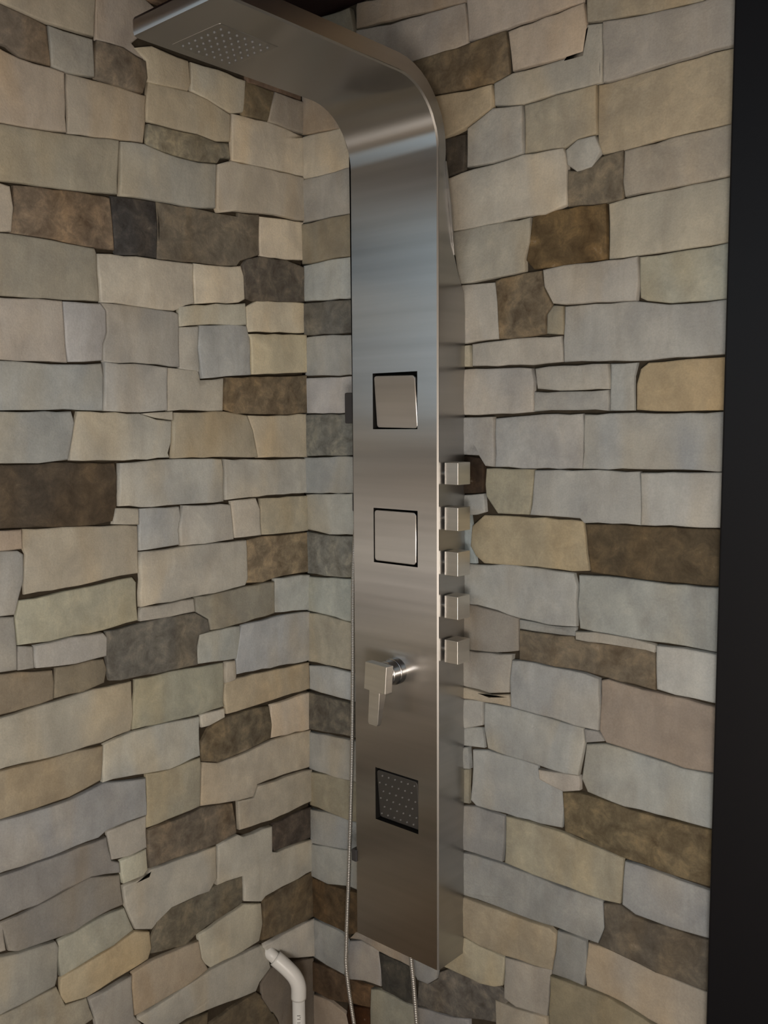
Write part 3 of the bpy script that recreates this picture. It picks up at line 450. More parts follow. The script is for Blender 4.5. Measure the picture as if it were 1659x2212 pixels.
RIGHT = """p 164 154 143 -4 716 162 687 160 554 -4 567
p 201 193 178 -4 564 118 560 160 557 159 476 60 478 -4 480
p 175 172 166 -4 479 64 479 116 481 166 477 165 393 83 395 -4 394
o 149 144 131 -4 391 83 393 165 391 164 314 70 315 -4 313
g 190 194 192 -4 310 70 313 164 312 163 232 -4 239
m 117 117 114 -4 235 163 230 163 164 72 168 -4 170
g 177 179 178 -4 166 76 166 163 162 162 84 -4 88 -4 92
p 196 196 198 -4 84 119 83 162 82 161 10 -4 11
m 130 132 128 -4 9 161 8 160 -72 76 -74 -4 -77
g 169 173 174 -4 -79 160 -74 159 -145 -4 -154
p 183 185 181 -4 -156 159 -147 158 -228 61 -235 -4 -230
m 139 141 137 -4 -234 61 -238 158 -231 158 -315 72 -321 -4 -322
g 178 184 180 -4 -328 72 -324 157 -319 157 -408 104 -407 50 -402 -4 -401
o 177 173 159 -4 -405 50 -405 104 -409 157 -411 155 -511 123 -507 48 -509 -4 -510
g 187 192 194 -4 -519 48 -513 155 -512 155 -575 60 -572 -4 -570
m 107 104 97 -4 -575 118 -577 155 -577 154 -644 126 -645 -4 -656 -4 -652
p 166 168 167 -4 -663 96 -656 192 -650 191 -734 71 -744 -4 -743 -4 -731
o 159 154 137 -4 -751 55 -744 191 -737 191 -819 110 -826 45 -824 -4 -824
p 159 163 165 -4 -833 45 -827 191 -821 190 -883 109 -889 -4 -908
g 167 169 166 -4 -910 109 -891 190 -884 189 -965 108 -968 47 -984 -4 -982
m 89 75 57 -4 -986 47 -987 189 -968 189 -1069 139 -1060 107 -1076 58 -1075 -4 -1075
g 157 159 158 -4 -1102 -4 -1080 58 -1079 86 -1080 105 -1094 106 -1119 89 -1171 39 -1171 -4 -1167 -4 -1166
p 156 149 141 110 -1082 127 -1062 193 -1044 277 -1039 277 -1079 192 -1079 142 -1074
p 161 162 165 108 -1089 142 -1076 189 -1077 195 -1115 195 -1153 149 -1160 107 -1174 92 -1171
m 68 67 63 192 -1081 276 -1081 284 -1154 262 -1158 201 -1156 197 -1114
p 140 142 144 279 -1052 340 -1052 340 -1077 319 -1096 294 -1098 280 -1081
m 102 99 95 294 -1102 320 -1097 342 -1078 345 -1064 383 -1040 466 -1034 509 -1047 497 -1064 493 -1101 383 -1137 289 -1153
m 93 78 63 -4 -1176 39 -1174 97 -1173 169 -1167 164 -1212 105 -1227 47 -1243 -4 -1244
p 165 152 138 -4 -1253 47 -1247 96 -1256 108 -1304 -4 -1363
m 57 35 18 105 -1230 164 -1215 166 -1278 112 -1303 100 -1255
o 150 150 139 170 -1168 199 -1160 262 -1161 284 -1159 285 -1225 168 -1277 167 -1214
g 142 142 143 288 -1157 383 -1139 416 -1129 416 -1174 288 -1232
o 148 142 128 -4 776 36 776 135 771 144 732 145 698 104 675 -4 704
p 152 139 125 148 769 151 776 401 742 401 708 326 713 234 723 149 731
p 165 157 149 149 727 234 715 326 710 401 705 407 638 370 634 260 640 233 636 191 643 148 679
p 177 166 155 405 707 405 741 629 674 628 642 488 640 410 640
m 114 102 84 262 636 407 636 485 637 491 567 460 560 383 565 320 571 280 577
p 189 175 159 491 634 631 639 636 602 630 567 565 567 501 569
o 165 156 139 635 672 830 613 823 587 736 594 665 604 637 609
p 168 162 154 665 602 736 592 823 586 891 588 893 516 786 515 728 512 677 511 667 512
g 177 172 161 462 558 500 566 565 564 628 564 636 606 663 601 664 513 656 513 587 514 523 511 465 521
o 183 168 143 307 566 326 565 413 557 460 556 460 519 407 498 358 488 306 493
g 174 170 162 410 495 463 517 521 509 522 433 461 428 409 430
o 173 165 148 524 509 587 512 654 511 656 438 624 436 602 427 526 432
o 177 164 142 658 510 728 510 786 512 893 513 896 411 806 410 702 404 667 404 659 424
g 176 174 167 604 422 624 434 654 434 664 410 650 388 624 386 607 399
m 82 79 75 306 490 355 487 404 487 401 427 367 423 306 423
p 195 189 177 338 419 371 419 421 425 461 425 523 430 598 426 602 417 605 394 605 338 585 332 566 328 539 330 480 328 378 327 338 327
m 125 116 101 607 390 628 384 652 390 666 400 702 403 701 332 674 330 608 334
o 172 164 151 705 402 806 407 892 408 894 339 869 338 785 336 707 334 703 356
p 183 177 162 678 328 706 331 785 333 869 336 894 337 897 246 868 245 791 243 730 243 680 243
m 110 93 67 541 327 585 331 629 332 674 328 677 244 630 243 586 242 544 243 529 259 535 287
g 171 168 158 338 324 376 325 467 327 538 327 536 287 527 262 528 241 480 237 417 233 338 234
p 183 179 171 356 233 402 231 466 229 472 195 476 134 403 130 356 130
m 120 109 92 468 231 480 234 528 238 559 238 565 206 577 185 579 179 567 167 568 137 522 133 478 133 473 195
o 155 150 135 581 181 599 178 599 133 569 136 569 167
p 177 174 168 563 239 601 242 679 241 729 241 731 202 728 176 684 178 602 181 583 184 566 212
o 173 174 163 731 241 791 242 868 244 897 246 899 165 865 166 783 167 744 174 734 179
p 172 172 169 602 177 684 175 728 174 780 165 865 164 899 163 902 88 864 87 746 84 661 87 602 88 600 122
p 181 177 169 419 127 477 130 549 131 596 130 598 89 542 86 419 90
p 175 176 168 337 129 414 126 415 89 337 90
p 181 179 175 351 86 405 84 494 83 542 80 547 57 546 8 503 5 405 4 351 3
p 177 175 169 550 79 603 82 683 81 685 42 596 42 555 46
g 168 168 165 547 41 596 40 683 40 683 8 634 10 604 10 547 8
g 169 172 171 686 81 731 81 726 60 727 8 686 8
o 178 162 134 737 71 750 80 794 82 864 83 896 84 898 6 863 6 796 5 732 8 731 48
g 165 166 166 351 1 405 -1 465 0 467 -9 467 -86 450 -85 436 -67 401 -66 351 -66
g 170 171 171 470 -3 511 0 589 4 638 3 641 -20 640 -85 551 -87 469 -87
p 164 168 170 643 2 731 4 796 2 864 3 898 3 901 -82 863 -83 733 -83 642 -85
m 53 45 39 351 -69 399 -68 438 -72 446 -80 446 -132 401 -136 351 -140
o 162 159 143 450 -90 548 -89 542 -149 538 -166 475 -168 450 -139 448 -118
p 175 177 175 365 -142 445 -135 448 -166 428 -172 365 -176
p 172 173 171 550 -91 642 -88 739 -88 742 -123 742 -170 644 -173 636 -166 568 -166 541 -166 545 -149
p 178 179 177 743 -89 863 -85 901 -84 904 -164 862 -166 745 -170
o 172 162 139 445 -173 487 -172 568 -170 641 -172 645 -198 653 -251 623 -255 553 -254 446 -258 428 -247 416 -230 419 -194
m 91 81 65 646 -176 701 -173 745 -173 862 -169 904 -168 905 -249 859 -253 803 -254 740 -255 657 -253 650 -211
p 173 175 173 356 -261 428 -263 488 -257 561 -257 626 -259 632 -279 632 -346 578 -350 522 -347 476 -339 433 -335 356 -336
p 164 176 181 356 -176 415 -175 418 -194 415 -230 426 -248 428 -260 356 -260
g 163 167 165 636 -260 688 -257 770 -258 862 -256 905 -254 905 -355 861 -353 818 -351 739 -352 639 -349 634 -312
p 146 143 138 356 -338 428 -337 476 -342 519 -349 520 -404 476 -414 429 -418 356 -421
p 157 158 155 521 -350 578 -353 631 -349 629 -363 578 -365 522 -366
m 116 108 95 523 -368 578 -367 628 -364 632 -370 680 -369 742 -364 772 -369 773 -427 761 -426 691 -422 648 -418 594 -420 555 -418 523 -420
p 169 166 158 632 -355 668 -351 732 -351 772 -356 771 -368 739 -363 680 -367 633 -368
p 180 181 179 774 -356 818 -354 861 -355 905 -357 905 -430 864 -430 807 -429 776 -426
p 163 160 154 356 -425 406 -421 429 -422 508 -414 503 -453 502 -482 460 -491 411 -489 356 -489
p 166 169 170 509 -424 555 -421 648 -423 675 -428 677 -473 676 -512 634 -513 588 -509 508 -506 505 -456
p 160 149 138 679 -429 691 -425 727 -429 774 -431 820 -432 864 -436 905 -437 905 -536 860 -538 823 -541 743 -534 690 -531 677 -513 679 -475
p 176 167 151 356 -493 411 -492 460 -496 502 -488 503 -506 447 -509 356 -515
p 174 174 170 356 -518 445 -510 445 -553 407 -567 356 -574
p 162 170 177 356 -576 443 -560 448 -595 409 -600 356 -608
g 149 153 154 356 -615 414 -602 417 -641 356 -655
g 144 145 137 356 -659 414 -645 414 -708 356 -718
g 167 170 169 449 -511 507 -509 556 -511 588 -512 648 -516 651 -539 643 -578 640 -598 612 -601 557 -599 508 -598 457 -594 449 -558
p 163 161 158 651 -516 676 -516 687 -529 653 -539
p 163 167 166 654 -542 690 -534 743 -537 819 -543 860 -541 905 -539 905 -624 866 -625 779 -627 724 -629 658 -622 647 -602 651 -570
g 165 168 168 421 -605 456 -598 516 -599 560 -602 565 -623 608 -633 612 -663 609 -699 566 -704 494 -706 430 -709 417 -701 422 -640
p 178 173 166 564 -607 612 -602 642 -600 643 -623 613 -633 566 -623
m 113 103 83 611 -635 643 -628 691 -629 779 -632 864 -628 905 -626 905 -715 862 -719 807 -719 718 -716 675 -710 615 -703 613 -663
g 145 146 146 337 -726 430 -710 493 -711 492 -755 489 -796 453 -798 407 -800 337 -813
o 163 159 143 496 -710 566 -708 614 -707 675 -713 723 -719 722 -754 719 -796 691 -800 599 -801 551 -801 493 -798
g 153 155 156 727 -721 798 -722 865 -724 905 -721 905 -792 864 -800 826 -803 748 -804 724 -795 725 -753
g 151 153 152 337 -817 430 -803 490 -801 551 -802 599 -804 688 -804 690 -838 693 -858 682 -879 659 -880 600 -880 552 -884 484 -885 408 -888 337 -899
m 98 93 85 692 -803 723 -796 748 -807 829 -805 864 -803 905 -795 905 -876 863 -885 831 -885 785 -887 732 -882 700 -879 684 -877 695 -846
o 161 152 134 337 -901 408 -891 484 -888 552 -887 589 -884 602 -891 600 -921 595 -959 561 -965 498 -971 440 -974 408 -969 337 -977
p 138 140 139 604 -884 658 -884 659 -920 655 -964 594 -967 602 -921
p 164 157 146 662 -884 700 -882 732 -884 785 -889 831 -888 863 -888 905 -879 905 -968 820 -981 773 -974 752 -969 701 -963 660 -964 656 -935
o 172 167 149 337 -981 408 -971 440 -975 495 -976 491 -1031 472 -1041 440 -1048 366 -1047 336 -1048
p 156 152 145 496 -975 561 -968 591 -962 587 -993 584 -1049 520 -1059 495 -1053
o 140 133 114 592 -971 655 -967 701 -964 752 -973 773 -977 820 -985 885 -978 885 -994 592 -1132 589 -1036
p 163 157 145 477 -1063 520 -1062 584 -1052 588 -1134 477 -1186
p 205 192 170 3 -1498 123 -1496 243 -1498 244 -1413 123 -1413 1 -1413
o 195 160 112 249 -1499 339 -1497 430 -1497 431 -1412 339 -1414 250 -1412
p 205 192 170 435 -1498 510 -1499 586 -1499 586 -1413 510 -1411 436 -1413
p 188 176 155 589 -1498 675 -1496 760 -1497 761 -1413 675 -1413 590 -1412
p 205 192 170 765 -1499 834 -1497 903 -1498 905 -1413 834 -1414 764 -1413
p 205 192 170 75 -1407 201 -1406 328 -1407 327 -1322 201 -1322 75 -1323
p 188 176 155 333 -1409 414 -1408 495 -1407 497 -1321 414 -1323 333 -1323
o 195 160 112 501 -1406 576 -1408 652 -1408 652 -1323 576 -1322 500 -1324
o 195 160 112 657 -1407 750 -1408 844 -1408 843 -1322 750 -1323 657 -1321
m 120 102 88 850 -1408 876 -1407 904 -1409 902 -1322 876 -1321 849 -1324
m 120 102 88 266 -1318 333 -1317 398 -1319 399 -1232 333 -1232 267 -1232
p 195 186 170 403 -1317 525 -1317 646 -1318 647 -1234 525 -1234 406 -1233
p 205 192 170 652 -1318 777 -1317 904 -1318 902 -1232 777 -1234 651 -1232
m 120 102 88 415 -1227 447 -1226 478 -1228 476 -1142 447 -1144 417 -1142
p 195 186 170 573 -1227 696 -1228 821 -1229 821 -1142 696 -1143 572 -1143
p 188 176 155 824 -1228 864 -1226 903 -1227 904 -1142 864 -1143 824 -1143
m 120 102 88 766 -1136 834 -1137 902 -1137 904 -1054 834 -1053 764 -1053
m 120 102 88 278 -1048 306 -1047 334 -1047 334 -964 306 -964 279 -963
g 176 174 168 195 -1018 234 -1016 273 -1017 272 -932 234 -933 195 -931
p 188 176 155 278 -958 306 -959 332 -958 333 -872 306 -872 279 -874
p 188 176 155 196 -928 234 -928 273 -928 275 -843 234 -844 195 -843
p 205 192 170 279 -866 306 -867 334 -866 334 -783 306 -782 278 -782
o 195 160 112 196 -839 234 -838 273 -838 274 -751 234 -752 196 -752
o 195 160 112 278 -778 306 -778 332 -777 334 -692 306 -692 277 -691
m 120 102 88 194 -746 234 -746 273 -748 275 -662 234 -663 194 -663
p 205 192 170 279 -686 315 -687 352 -688 353 -601 315 -603 278 -603
o 195 160 112 196 -656 234 -658 274 -657 275 -573 234 -572 194 -571
p 205 192 170 278 -597 315 -596 351 -599 352 -511 315 -514 279 -513
g 176 174 168 157 -567 216 -567 274 -567 275 -483 216 -482 157 -482
p 205 192 170 277 -508 315 -507 350 -506 352 -421 315 -423 279 -422
p 205 192 170 158 -477 216 -478 273 -476 274 -394 216 -392 158 -393
p 188 176 155 277 -419 315 -418 351 -418 351 -334 315 -332 279 -332
p 205 192 170 157 -388 216 -388 273 -386 273 -302 216 -303 159 -304
g 176 174 168 279 -327 315 -327 352 -326 352 -243 315 -241 280 -243
p 205 192 170 158 -297 216 -297 273 -297 275 -212 216 -213 158 -214
p 195 186 170 278 -236 315 -238 351 -237 350 -152 315 -154 279 -152
p 205 192 170 166 -206 219 -208 275 -209 274 -122 219 -121 163 -121
o 195 160 112 279 -148 315 -146 353 -148 351 -62 315 -64 278 -63
p 205 192 170 164 -119 219 -117 273 -116 273 -33 219 -32 164 -31
p 188 176 155 280 -57 315 -58 353 -58 352 29 315 26 278 27
p 195 186 170 166 -26 219 -29 274 -28 275 57 219 57 164 56
p 205 192 170 278 33 306 33 333 34 332 118 306 118 277 118
p 195 186 170 165 61 219 61 273 63 274 147 219 148 164 147
g 176 174 168 279 124 306 123 332 121 334 206 306 206 279 207
g 176 174 168 165 153 219 154 274 152 274 238 219 238 163 238
p 205 192 170 277 212 306 213 334 214 334 298 306 298 278 299
p 195 186 170 165 242 219 241 273 243 273 328 219 327 165 326
o 195 160 112 279 303 306 304 334 303 333 387 306 389 278 386
m 120 102 88 169 332 222 333 272 333 275 418 222 419 169 419
o 195 160 112 171 422 237 424 305 422 303 507 237 509 172 507
m 120 102 88 164 513 219 511 274 513 273 597 219 599 164 596
m 120 102 88 831 604 867 602 904 601 904 686 867 688 830 686
p 205 192 170 763 634 795 631 825 633 826 718 795 717 763 716
o 195 160 112 667 663 714 661 758 662 761 749 714 747 670 748
p 188 176 155 567 693 615 693 664 692 662 776 615 778 568 778
o 195 160 112 831 692 867 692 904 693 905 779 867 777 832 776
g 176 174 168 8 -1407 39 -1408 69 -1409 71 -1358 39 -1358 10 -1357
p 195 186 170 187 -1318 225 -1318 263 -1318 262 -1268 225 -1269 188 -1270
p 205 192 170 496 -1229 531 -1226 569 -1229 569 -1179 531 -1178 494 -1179
o 195 160 112 687 -1138 723 -1139 758 -1138 760 -1089 723 -1090 686 -1087
o 195 160 112 507 712 534 710 561 711 563 760 534 761 507 760
o 195 160 112 763 723 795 722 826 722 826 772 795 772 764 773
p 195 186 170 447 729 474 730 503 728 502 778 474 779 447 777
g 176 174 168 133 -1317 159 -1317 185 -1316 184 -1293 159 -1291 136 -1291
g 176 174 168 356 -1228 384 -1227 410 -1229 411 -1202 384 -1203 357 -1203
m 120 102 88 633 -1137 657 -1136 682 -1138 682 -1113 657 -1111 632 -1114
p 188 176 155 824 -1046 864 -1046 903 -1049 904 -1024 864 -1022 825 -1022
g 176 174 168 279 391 306 393 334 391 332 418 306 416 279 417
o 195 160 112 166 602 213 604 262 601 260 629 213 628 166 628
m 120 102 88 367 746 405 745 441 746 441 770 405 772 370 771
m 120 102 88 321 753 342 753 363 752 363 778 342 779 321 777
m 120 102 88 669 752 714 753 759 752 761 779 714 779 669 776"""
MOTTLE = {'p': .10, 'g': .16, 'o': .22, 'm': .85}
KIND = {'m': 'dark mottled stone', 'o': 'ochre stone'}
rnd = random.Random(11)

def stone(side, line, parent, origin):
    f = line.split(); kind = f[0]; rgb = [int(v) for v in f[1:4]]
    v = [int(k)/1000 for k in f[4:]]
    poly = [Vector((v[i], v[i+1])) for i in range(0, len(v), 2)]
    ar = sum(poly[i-1].x*poly[i].y - poly[i].x*poly[i-1].y for i in range(len(poly)))
    if ar < 0: poly.reverse()
    n = len(poly)
    c = sum(poly, Vector((0, 0)))/n
    # resample so long edges get a hand-split wobble
    pts = []
    for i in range(n):
        a, b = poly[i], poly[(i+1) % n]
        L = (b-a).length; k = max(1, int(L/.022))
        nrm = Vector(((b-a).y, -(b-a).x)).normalized() if L > 1e-6 else Vector((0, 0))
        for j in range(k):
            t = j/k
            w = rnd.uniform(-.0016, .0010) if j else rnd.uniform(-.0004, .0003)
            pts.append(a.lerp(b, t) + nrm*w)
    n = len(pts)
    def inset(ps, d):
        out = []
        for i in range(n):
            a, p, b = ps[i-1], ps[i], ps[(i+1) % n]
            e1 = (p-a); e2 = (b-p)
            n1 = Vector((-e1.y, e1.x)).normalized() if e1.length > 1e-7 else Vector((0, 0))
            n2 = Vector((-e2.y, e2.x)).normalized() if e2.length > 1e-7 else n1
            m = (n1+n2); m = m.normalized() if m.length > 1e-3 else n1
            out.append(p + m*d/max(.6, m.dot(n1)))
        return out
    xs = [p.x for p in pts]; zs = [p.y for p in pts]
    small = min(max(xs)-min(xs), max(zs)-min(zs))
    e = min(.0020, small*.08)
    base = inset(pts, -rnd.uniform(.0002, .0011))
    r1 = inset(base, e*.15); r2 = inset(base, e*.6); r3 = inset(base, e*1.8)
    h = rnd.uniform(-.0025, .003); tx = rnd.uniform(-.012, .012); tz = rnd.uniform(-.02, .02)
    bulge = rnd.uniform(.0005, .002)
    def hh(p, d): return h + d + (p.x-c.x)*tx + (p.y-c.y)*tz
    bm = bmesh.new()
    def P(p, y):
        q = p - c
        return bm.verts.new((y, q.x, q.y)) if side == 'L' else bm.verts.new((q.x, -y, q.y))
    R0 = [P(p, -.016) for p in base]
    R1 = [P(p, hh(p, -e)) for p in r1]
    R2 = [P(p, hh(p, -e*.3)) for p in r2]
    R3 = [P(p, hh(p, rnd.uniform(-.0004, .0004))) for p in r3]
    ok = all((r3[i]-c).x*(r3[(i+1) % n]-c).y - (r3[(i+1) % n]-c).x*(r3[i]-c).y > 1e-8 for i in range(n))
    for A, B in ((R0, R1), (R1, R2), (R2, R3)):
        for i in range(n): bm.faces.new((A[i], A[(i+1) % n], B[(i+1) % n], B[i]))
    if ok:                                                # slightly swelling face
        R4 = [P(c + (p-c)*.55, hh(p, bulge + rnd.uniform(-.0008, .0008))) for p in r3]
        cv = P(c, h + bulge)
        for i in range(n): bm.faces.new((R3[i], R3[(i+1) % n], R4[(i+1) % n], R4[i]))
        for i in range(n): bm.faces.new((R4[i], R4[(i+1) % n], cv))
    else:                                                 # notched stone: plain cleft face
        bmesh.ops.triangulate(bm, faces=[bm.faces.new(R3)])
    loc = (Vector((0, c.x, c.y)) if side == 'L' else Vector((c.x, 0, c.y))) - origin
    o = link_bm('stone', bm, M_STONE, parent, loc, True)
    k = lin(*rgb)
    o.color = (k[0], k[1], k[2], MOTTLE[kind]*rnd.uniform(.8, 1.15))
    if kind in KIND: o['label'] = KIND[kind]
    return o

for line in LEFT.strip().split('\n'): stone('L', line, wall_l, wl)
for line in RIGHT.strip().split('\n'): stone('R', line, wall_r, wr)

# ------------------------------------------------------------------ shower panel
XL, XR, YP, ZB, ZT = .2023, .4045, -.078, -1.0, .445
HOLES = [(-.7560, -.6550), (-.2648, -.1642), (-.0206, .0800)]
HX0, HX1 = .2548, .3590
panel = empty('shower_tower', ((XL+XR)/2, 0, ZB),
              'tall brushed steel shower tower with overhead rain head on the stone wall', 'shower')
po = Vector(panel.location)

def body():
    """sheet folded from one strip: front, bend, arm and head, with chamfered long edges and square recesses"""
    bm = bmesh.new(); E = .0027
    zs = [ZB] + [z for h in HOLES for z in h] + [ZT]
    xs = [XL, XL+E, HX0, HX1, XR-E, XR]
    g = {}
    V = lambda x, y, z: bm.verts.new(Vector((x, y, z)) - po)
    def face(vs, mi=0):
        f = bm.faces.new(vs); f.material_index = mi; return f
    for i, x in enumerate(xs):
        for j, z in enumerate(zs): g[i, j] = V(x, YP + (E if i in (0, 5) else 0), z)
    for i in range(5):
        for j in range(len(zs)-1):
            if i == 2 and j in (1, 3, 5): continue
            face((g[i, j], g[i+1, j], g[i+1, j+1], g[i, j+1]), 3 if i in (0, 4) else 0)
    for j in (1, 3, 5):                                   # the square recesses
        ring = [g[2, j], g[3, j], g[3, j+1], g[2, j+1]]
        back = [bm.verts.new(v.co + Vector((0, .022, 0))) for v in ring]
        for k in range(4): face((ring[k], ring[(k+1) % 4], back[(k+1) % 4], back[k]), 2)
        face(back, 2)
    # bend, arm and rain head, swept as a strip of the same width: (y, z, inward normal)
    R = .1; cy, cz = YP-R, ZT
    path = [(cy+R*math.cos(a), cz+R*math.sin(a), math.cos(a), math.sin(a)) for a in [math.pi/2*k/14 for k in range(1, 15)]]
    path += [(-.33, .545, 0, 1), (-.5265, .545, 0, 1), (-.5315, .547, .6, .8), (-.533, .5515, 1, .2), (-.533, .568, 1, -.2), (-.530, .573, .6, -.8)]
    # outer (wall side) line back down
    Ro = .122
    back = [(-.33, .573), (-.178, .573)] + [(cy+Ro*math.cos(a), cz+.006+Ro*math.sin(a)) for a in [math.pi/2*k/10 for k in range(9, -1, -1)]]
    back += [(-.0575, .413), (-.0495, .36), (-.0385, .295), (-.022, .25), (-.004, .215), (-.0005, .18), (-.0005, ZB)]
    line = path + [(y, z, 0, 0) for y, z in back]
    prev = [g[i, len(zs)-1] for i in range(6)]
    left = [g[0, j] for j in range(len(zs))]; right = [g[5, j] for j in range(len(zs))]
    for n, (y, z, ny, nz) in enumerate(line):
        row = [V(x, y + (E*ny if i in (0, 5) else 0), z + (E*nz if i in (0, 5) else 0)) for i, x in enumerate(xs)]
        for i in range(5): face((prev[i], prev[i+1], row[i+1], row[i]), 3 if i in (0, 4) and n < len(path) else 0)
        left.append(row[0]); right.append(row[5]); prev = row
    first = [g[i, 0] for i in range(6)]
    for i in range(5): face((prev[i], prev[i+1], first[i+1], first[i]), 1)
    fl = face(left, 1); fr = face(list(reversed(right)), 1)
    bmesh.ops.triangulate(bm, faces=[fl, fr])
    o = link_bm('panel_body', bm, [M_FRONT, M_SIDE, M_DARK, M_EDGE], panel, (0, 0, 0), True)
    o.data.set_sharp_from_angle(angle=math.radians(28))
    return o
body()

def flange():
    """narrow bright lip along the tapering wall-side edge"""
    pts = [(-.0585, .430), (-.0572, .413), (-.0535, .385), (-.0490, .36), (-.0440, .328), (-.0385, .298), (-.0330, .278)]
    bm = bmesh.new(); prev = None
    for i, (y, z) in enumerate(pts):
        w = .0008 + .0042*math.sin(math.pi*min(1, (i+.3)/6.3))
        row = [bm.verts.new(Vector((x, y+dy, z)) - po) for x, dy in ((XR-.006, 0), (XR+w, 0), (XR+w, .003), (XR-.006, .003))]
        if prev:
            for k in range(4): bm.faces.new((prev[k], prev[(k+1) % 4], row[(k+1) % 4], row[k]))
        else: bm.faces.new(row)
        prev = row
    bm.faces.new(prev)
    link_bm('back_flange', bm, M_EDGE, panel)
flange()

def plate(name, w, h, t, corner, m, parent, loc, rot=(0, 0, 0)):
    """rounded square plate in the xz plane, front at y=0 towards -y"""
    bm = bmesh.new(); out = []
    for sx, sz, a0 in ((1, 1, 0), (-1, 1, 90), (-1, -1, 180), (1, -1, 270)):
        for k in range(5):
            a = math.radians(a0 + k*22.5)
            out.append((sx*(w/2-corner)+corner*math.cos(a), sz*(h/2-corner)+corner*math.sin(a)))
    f = [bm.verts.new((x, 0, z)) for x, z in out]; b = [bm.verts.new((x, t, z)) for x, z in out]
    bm.faces.new(f); bm.faces.new(list(reversed(b)))
    n = len(out)
    for i in range(n): bm.faces.new((f[i], b[i], b[(i+1) % n], f[(i+1) % n]))
    o = link_bm(name, bm, m, parent, loc); o.rotation_euler = rot
    return bevel(o, .0018, 3, 50)

def domes(name, pts, r, m, parent, axis):
    """a field of small rubber nozzles joined in one part"""
    bm = bmesh.new(); A = Vector(axis)
    u = A.orthogonal().normalized(); w = A.cross(u)
    for p in pts:
        p = Vector(p); prev = None
        for k, (rr, hh) in enumerate(((1, 0), (.9, .7), (.55, 1.15))):
            ring = [bm.verts.new(p + A*hh*r + rr*r*(math.cos(t*math.pi/4)*u + math.sin(t*math.pi/4)*w)) for t in range(8)]
            if prev:
                for t in range(8): bm.faces.new((prev[t], prev[(t+1) % 8], ring[(t+1) % 8], ring[t]))
            prev = ring
        bm.faces.new(prev)
    o = link_bm(name, bm, m, parent, (0, 0, 0), True); o['kind'] = 'stuff'
    return o

# three square body jets, the upper one swivelled and the lowest tipped towards the floor
JET = [((.3075, -.0770, .0275), (math.radians(6), math.radians(1.2), math.radians(-2)), 'upper square jet plate, slightly swivelled'),
       ((.3072, -.0795, -.2145), (0, 0, 0), 'middle square jet plate, flush with the panel'),
       ((.3072, -.0740, -.7060), (math.radians(5), 0, 0), 'lowest square jet plate, tipped down, studded with nozzles')]
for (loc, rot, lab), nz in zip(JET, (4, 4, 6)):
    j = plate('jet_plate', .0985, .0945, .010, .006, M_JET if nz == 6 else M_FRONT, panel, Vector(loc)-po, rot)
    j['label'] = lab
    if nz == 6:
        pts = [((i-2.5)*.0155 + (.004 if k % 2 else -.004), 0, (k-2.5)*.0155) for i in range(6) for k in range(6)]
        domes('jet_nozzle', pts, .0019, M_RUBBER, j, (0, -1, 0))
# rain head: square spray plate under the arm
sp = plate('spray_plate', .112, .112, .006, .004, M_FRONT, panel, Vector((.2780, -.4240, .5440))-po, (math.radians(90), 0, 0))
sp['label'] = 'square plate with rubber nozzles under the rain head'
domes('spray_nozzle', [((i-3)*.0145, 0, (k-3)*.0145) for i in range(7) for k in range(7)], .0022, M_RUBBER, sp, (0, -1, 0))

# five square diverter knobs on the right flank
for za, zb in ((-.0777, -.1165), (-.1550, -.1962), (-.2325, -.2752), (-.3105, -.3515), (-.3890, -.4306)):
    zc = (za+zb)/2
    stem = tube('knob_stem', [(XR-.002, -.048, zc), (XR+.0065, -.048, zc)], .010, M_CHROME, None, 20)
    k = box('diverter_knob', XR+.0048, XR+.0340, -.0660, -.0300, zb, za, M_STEEL, panel, .0012)
    k.location = Vector(k.location) - po
    stem.parent = k; stem.location = -(Vector(k.location) + po)

# single-lever mixer
def lathe_y(name, prof, cx, cz, m, parent, seg=32):
    bm = bmesh.new(); prev = None
    for r, y in prof:
        ring = [bm.verts.new(Vector((cx + r*math.cos(t*2*math.pi/seg), y, cz + r*math.sin(t*2*math.pi/seg))) - po) for t in range(seg)]
        if prev:
            for t in range(seg): bm.faces.new((prev[t], prev[(t+1) % seg], ring[(t+1) % seg], ring[t]))
        prev = ring
    bm.faces.new(prev)
    o = link_bm(name, bm, m, parent)
    return bevel(o, .0008, 2, 30)
lathe_y('mixer_base', [(.0245, -.0775), (.0245, -.0900), (.0235, -.0915), (.0225, -.0920), (.0225, -.1080), (.0205, -.1095), (.0205, -.1170), (.004, -.1172)], .3085, -.4600, M_CHROME, panel)
def lever():
    bm = bmesh.new()
    pr = [(-.0255, .025), (.0255, .025), (.0255, -.025), (.0125, -.0255), (.0120, -.082), (.0095, -.087), (-.0095, -.087), (-.0120, -.082), (-.0125, -.0255), (-.0255, -.025)]
    f = [bm.verts.new((x, 0, z)) for x, z in pr]; b = [bm.verts.new((x, .019 if z > -.03 else .010, z)) for x, z in pr]
    n = len(pr)
    bm.faces.new(f); bm.faces.new(list(reversed(b)))
    for i in range(n): bm.faces.new((f[i], b[i], b[(i+1) % n], f[(i+1) % n]))
    o = link_bm('mixer_lever', bm, M_STEEL, panel, Vector((.3065, -.1350, -.4625))-po)
    o.rotation_euler = (math.radians(-2), math.radians(2.5), 0)
    return bevel(o, .0012, 2, 40)
lever()

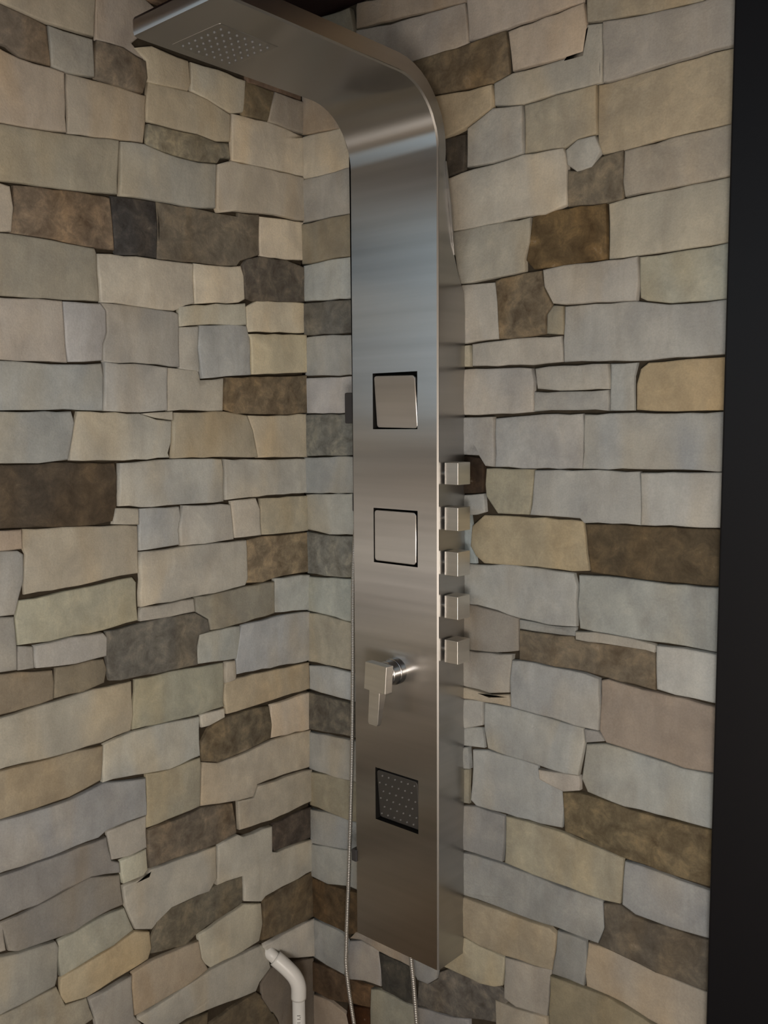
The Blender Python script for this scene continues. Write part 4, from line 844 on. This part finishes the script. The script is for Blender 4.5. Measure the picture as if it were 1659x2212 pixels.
# bracket and hose outlet on the left flank, small clip low on the edge
b = box('handset_bracket', .1640, XL+.001, -.058, -.032, -.010, .048, M_GREY, panel, .003); b.location = Vector(b.location)-po
b['label'] = 'dark grey handset bracket on the left flank'
b = box('hose_outlet', .172, XL+.001, -.048, -.022, -.178, -.142, M_GREY, panel, .003); b.location = Vector(b.location)-po
b = box('edge_clip', .1935, .2065, -.0815, -.060, -.856, -.832, M_GREY, panel, .002); b.location = Vector(b.location)-po
b['label'] = 'small dark clip low on the left edge'

# ------------------------------------------------------------------ hoses
h1 = empty('shower_hose', (.1486, -.03, -1.24), 'thin braided steel hose hanging down along the left edge of the panel', 'hose')
o1 = Vector(h1.location)
path = smooth_path([(.1745, -.034, -.186), (.1650, -.032, -.225), (.1572, -.03, -.312), (.1532, -.03, -.545), (.147, -.03, -.736),
                    (.1369, -.03, -.933), (.1285, -.03, -1.0746), (.1290, -.03, -1.134), (.1486, -.03, -1.239), (.178, -.032, -1.36), (.190, -.034, -1.49)], 8)
tube('braided_sleeve', [p-o1 for p in path], .0040, M_BRAID, h1)
tube('hose_nut', [Vector((.1760, -.0345, -.181))-o1, Vector((.1705, -.033, -.203))-o1], .0065, M_CHROME, h1, 6)
h2 = empty('supply_hose', (.3145, -.03, -1.166), 'braided steel supply hose dropping from under the bottom of the panel', 'hose')
o2 = Vector(h2.location)
path = smooth_path([(.2985, -.03, -.990), (.3011, -.03, -1.036), (.3067, -.03, -1.0824), (.3145, -.03, -1.166), (.320, -.03, -1.25), (.318, -.03, -1.49)], 8)
tube('braided_sleeve', [p-o2 for p in path], .0044, M_BRAID, h2)
tube('hose_nut', [Vector((.2983, -.03, -.985))-o2, Vector((.3000, -.03, -1.010))-o2], .0070, M_CHROME, h2, 6)

# ------------------------------------------------------------------ white pipe in the corner
PX, PY = .052, -.094
pipe = empty('drain_pipe', (PX, PY, ZF), 'white plastic pipe with an elbow coming out of the stone near the corner', 'pipe')
pp = Vector(pipe.location)
tube('pipe_stub', [Vector((-.010, -.130, -1.090))-pp, Vector((.018, -.115, -1.118))-pp], .0122, M_PVC, pipe, 24)
tube('pipe_elbow', [p-pp for p in smooth_path([(.010, -.1185, -1.110), (.030, -.107, -1.128), (.045, -.098, -1.146), (PX, PY, -1.166), (PX, PY, -1.192)], 6)], .0158, M_PVC, pipe, 24)
low = tube('pipe_riser', [Vector((PX, PY, -1.190))-pp, Vector((PX, PY, ZF))-pp], .0132, M_PVC, pipe, 24)

# faint worn print running down the riser, turned to the room
bm = bmesh.new()
face = math.atan2(-1.357-PY, 1.40-PX)
def arc(z0, a0, a1, z1=None, n=5):
    """thin inked stroke lying on the pipe wall"""
    z1 = z0 if z1 is None else z1; prev = None
    for k in range(n+1):
        a = face + a0 + (a1-a0)*k/n; z = z0 + (z1-z0)*k/n
        d = Vector((math.cos(a), math.sin(a), 0))*.01335
        row = [bm.verts.new(Vector((d.x, d.y, z-.0009))), bm.verts.new(Vector((d.x, d.y, z+.0009)))]
        if prev: bm.faces.new((prev[0], row[0], row[1], prev[1]))
        prev = row
for k in range(9):
    z = -1.222 - ZF - k*.0155
    arc(z, -.28, .22); arc(z-.0075, -.25, .25)
    arc(z-.0038, -.30 if k % 2 else .12, -.12 if k % 2 else .28)
pr = link_bm('printed_mark', bm, M_INK, low, (0, 0, 0)); pr['kind'] = 'stuff'
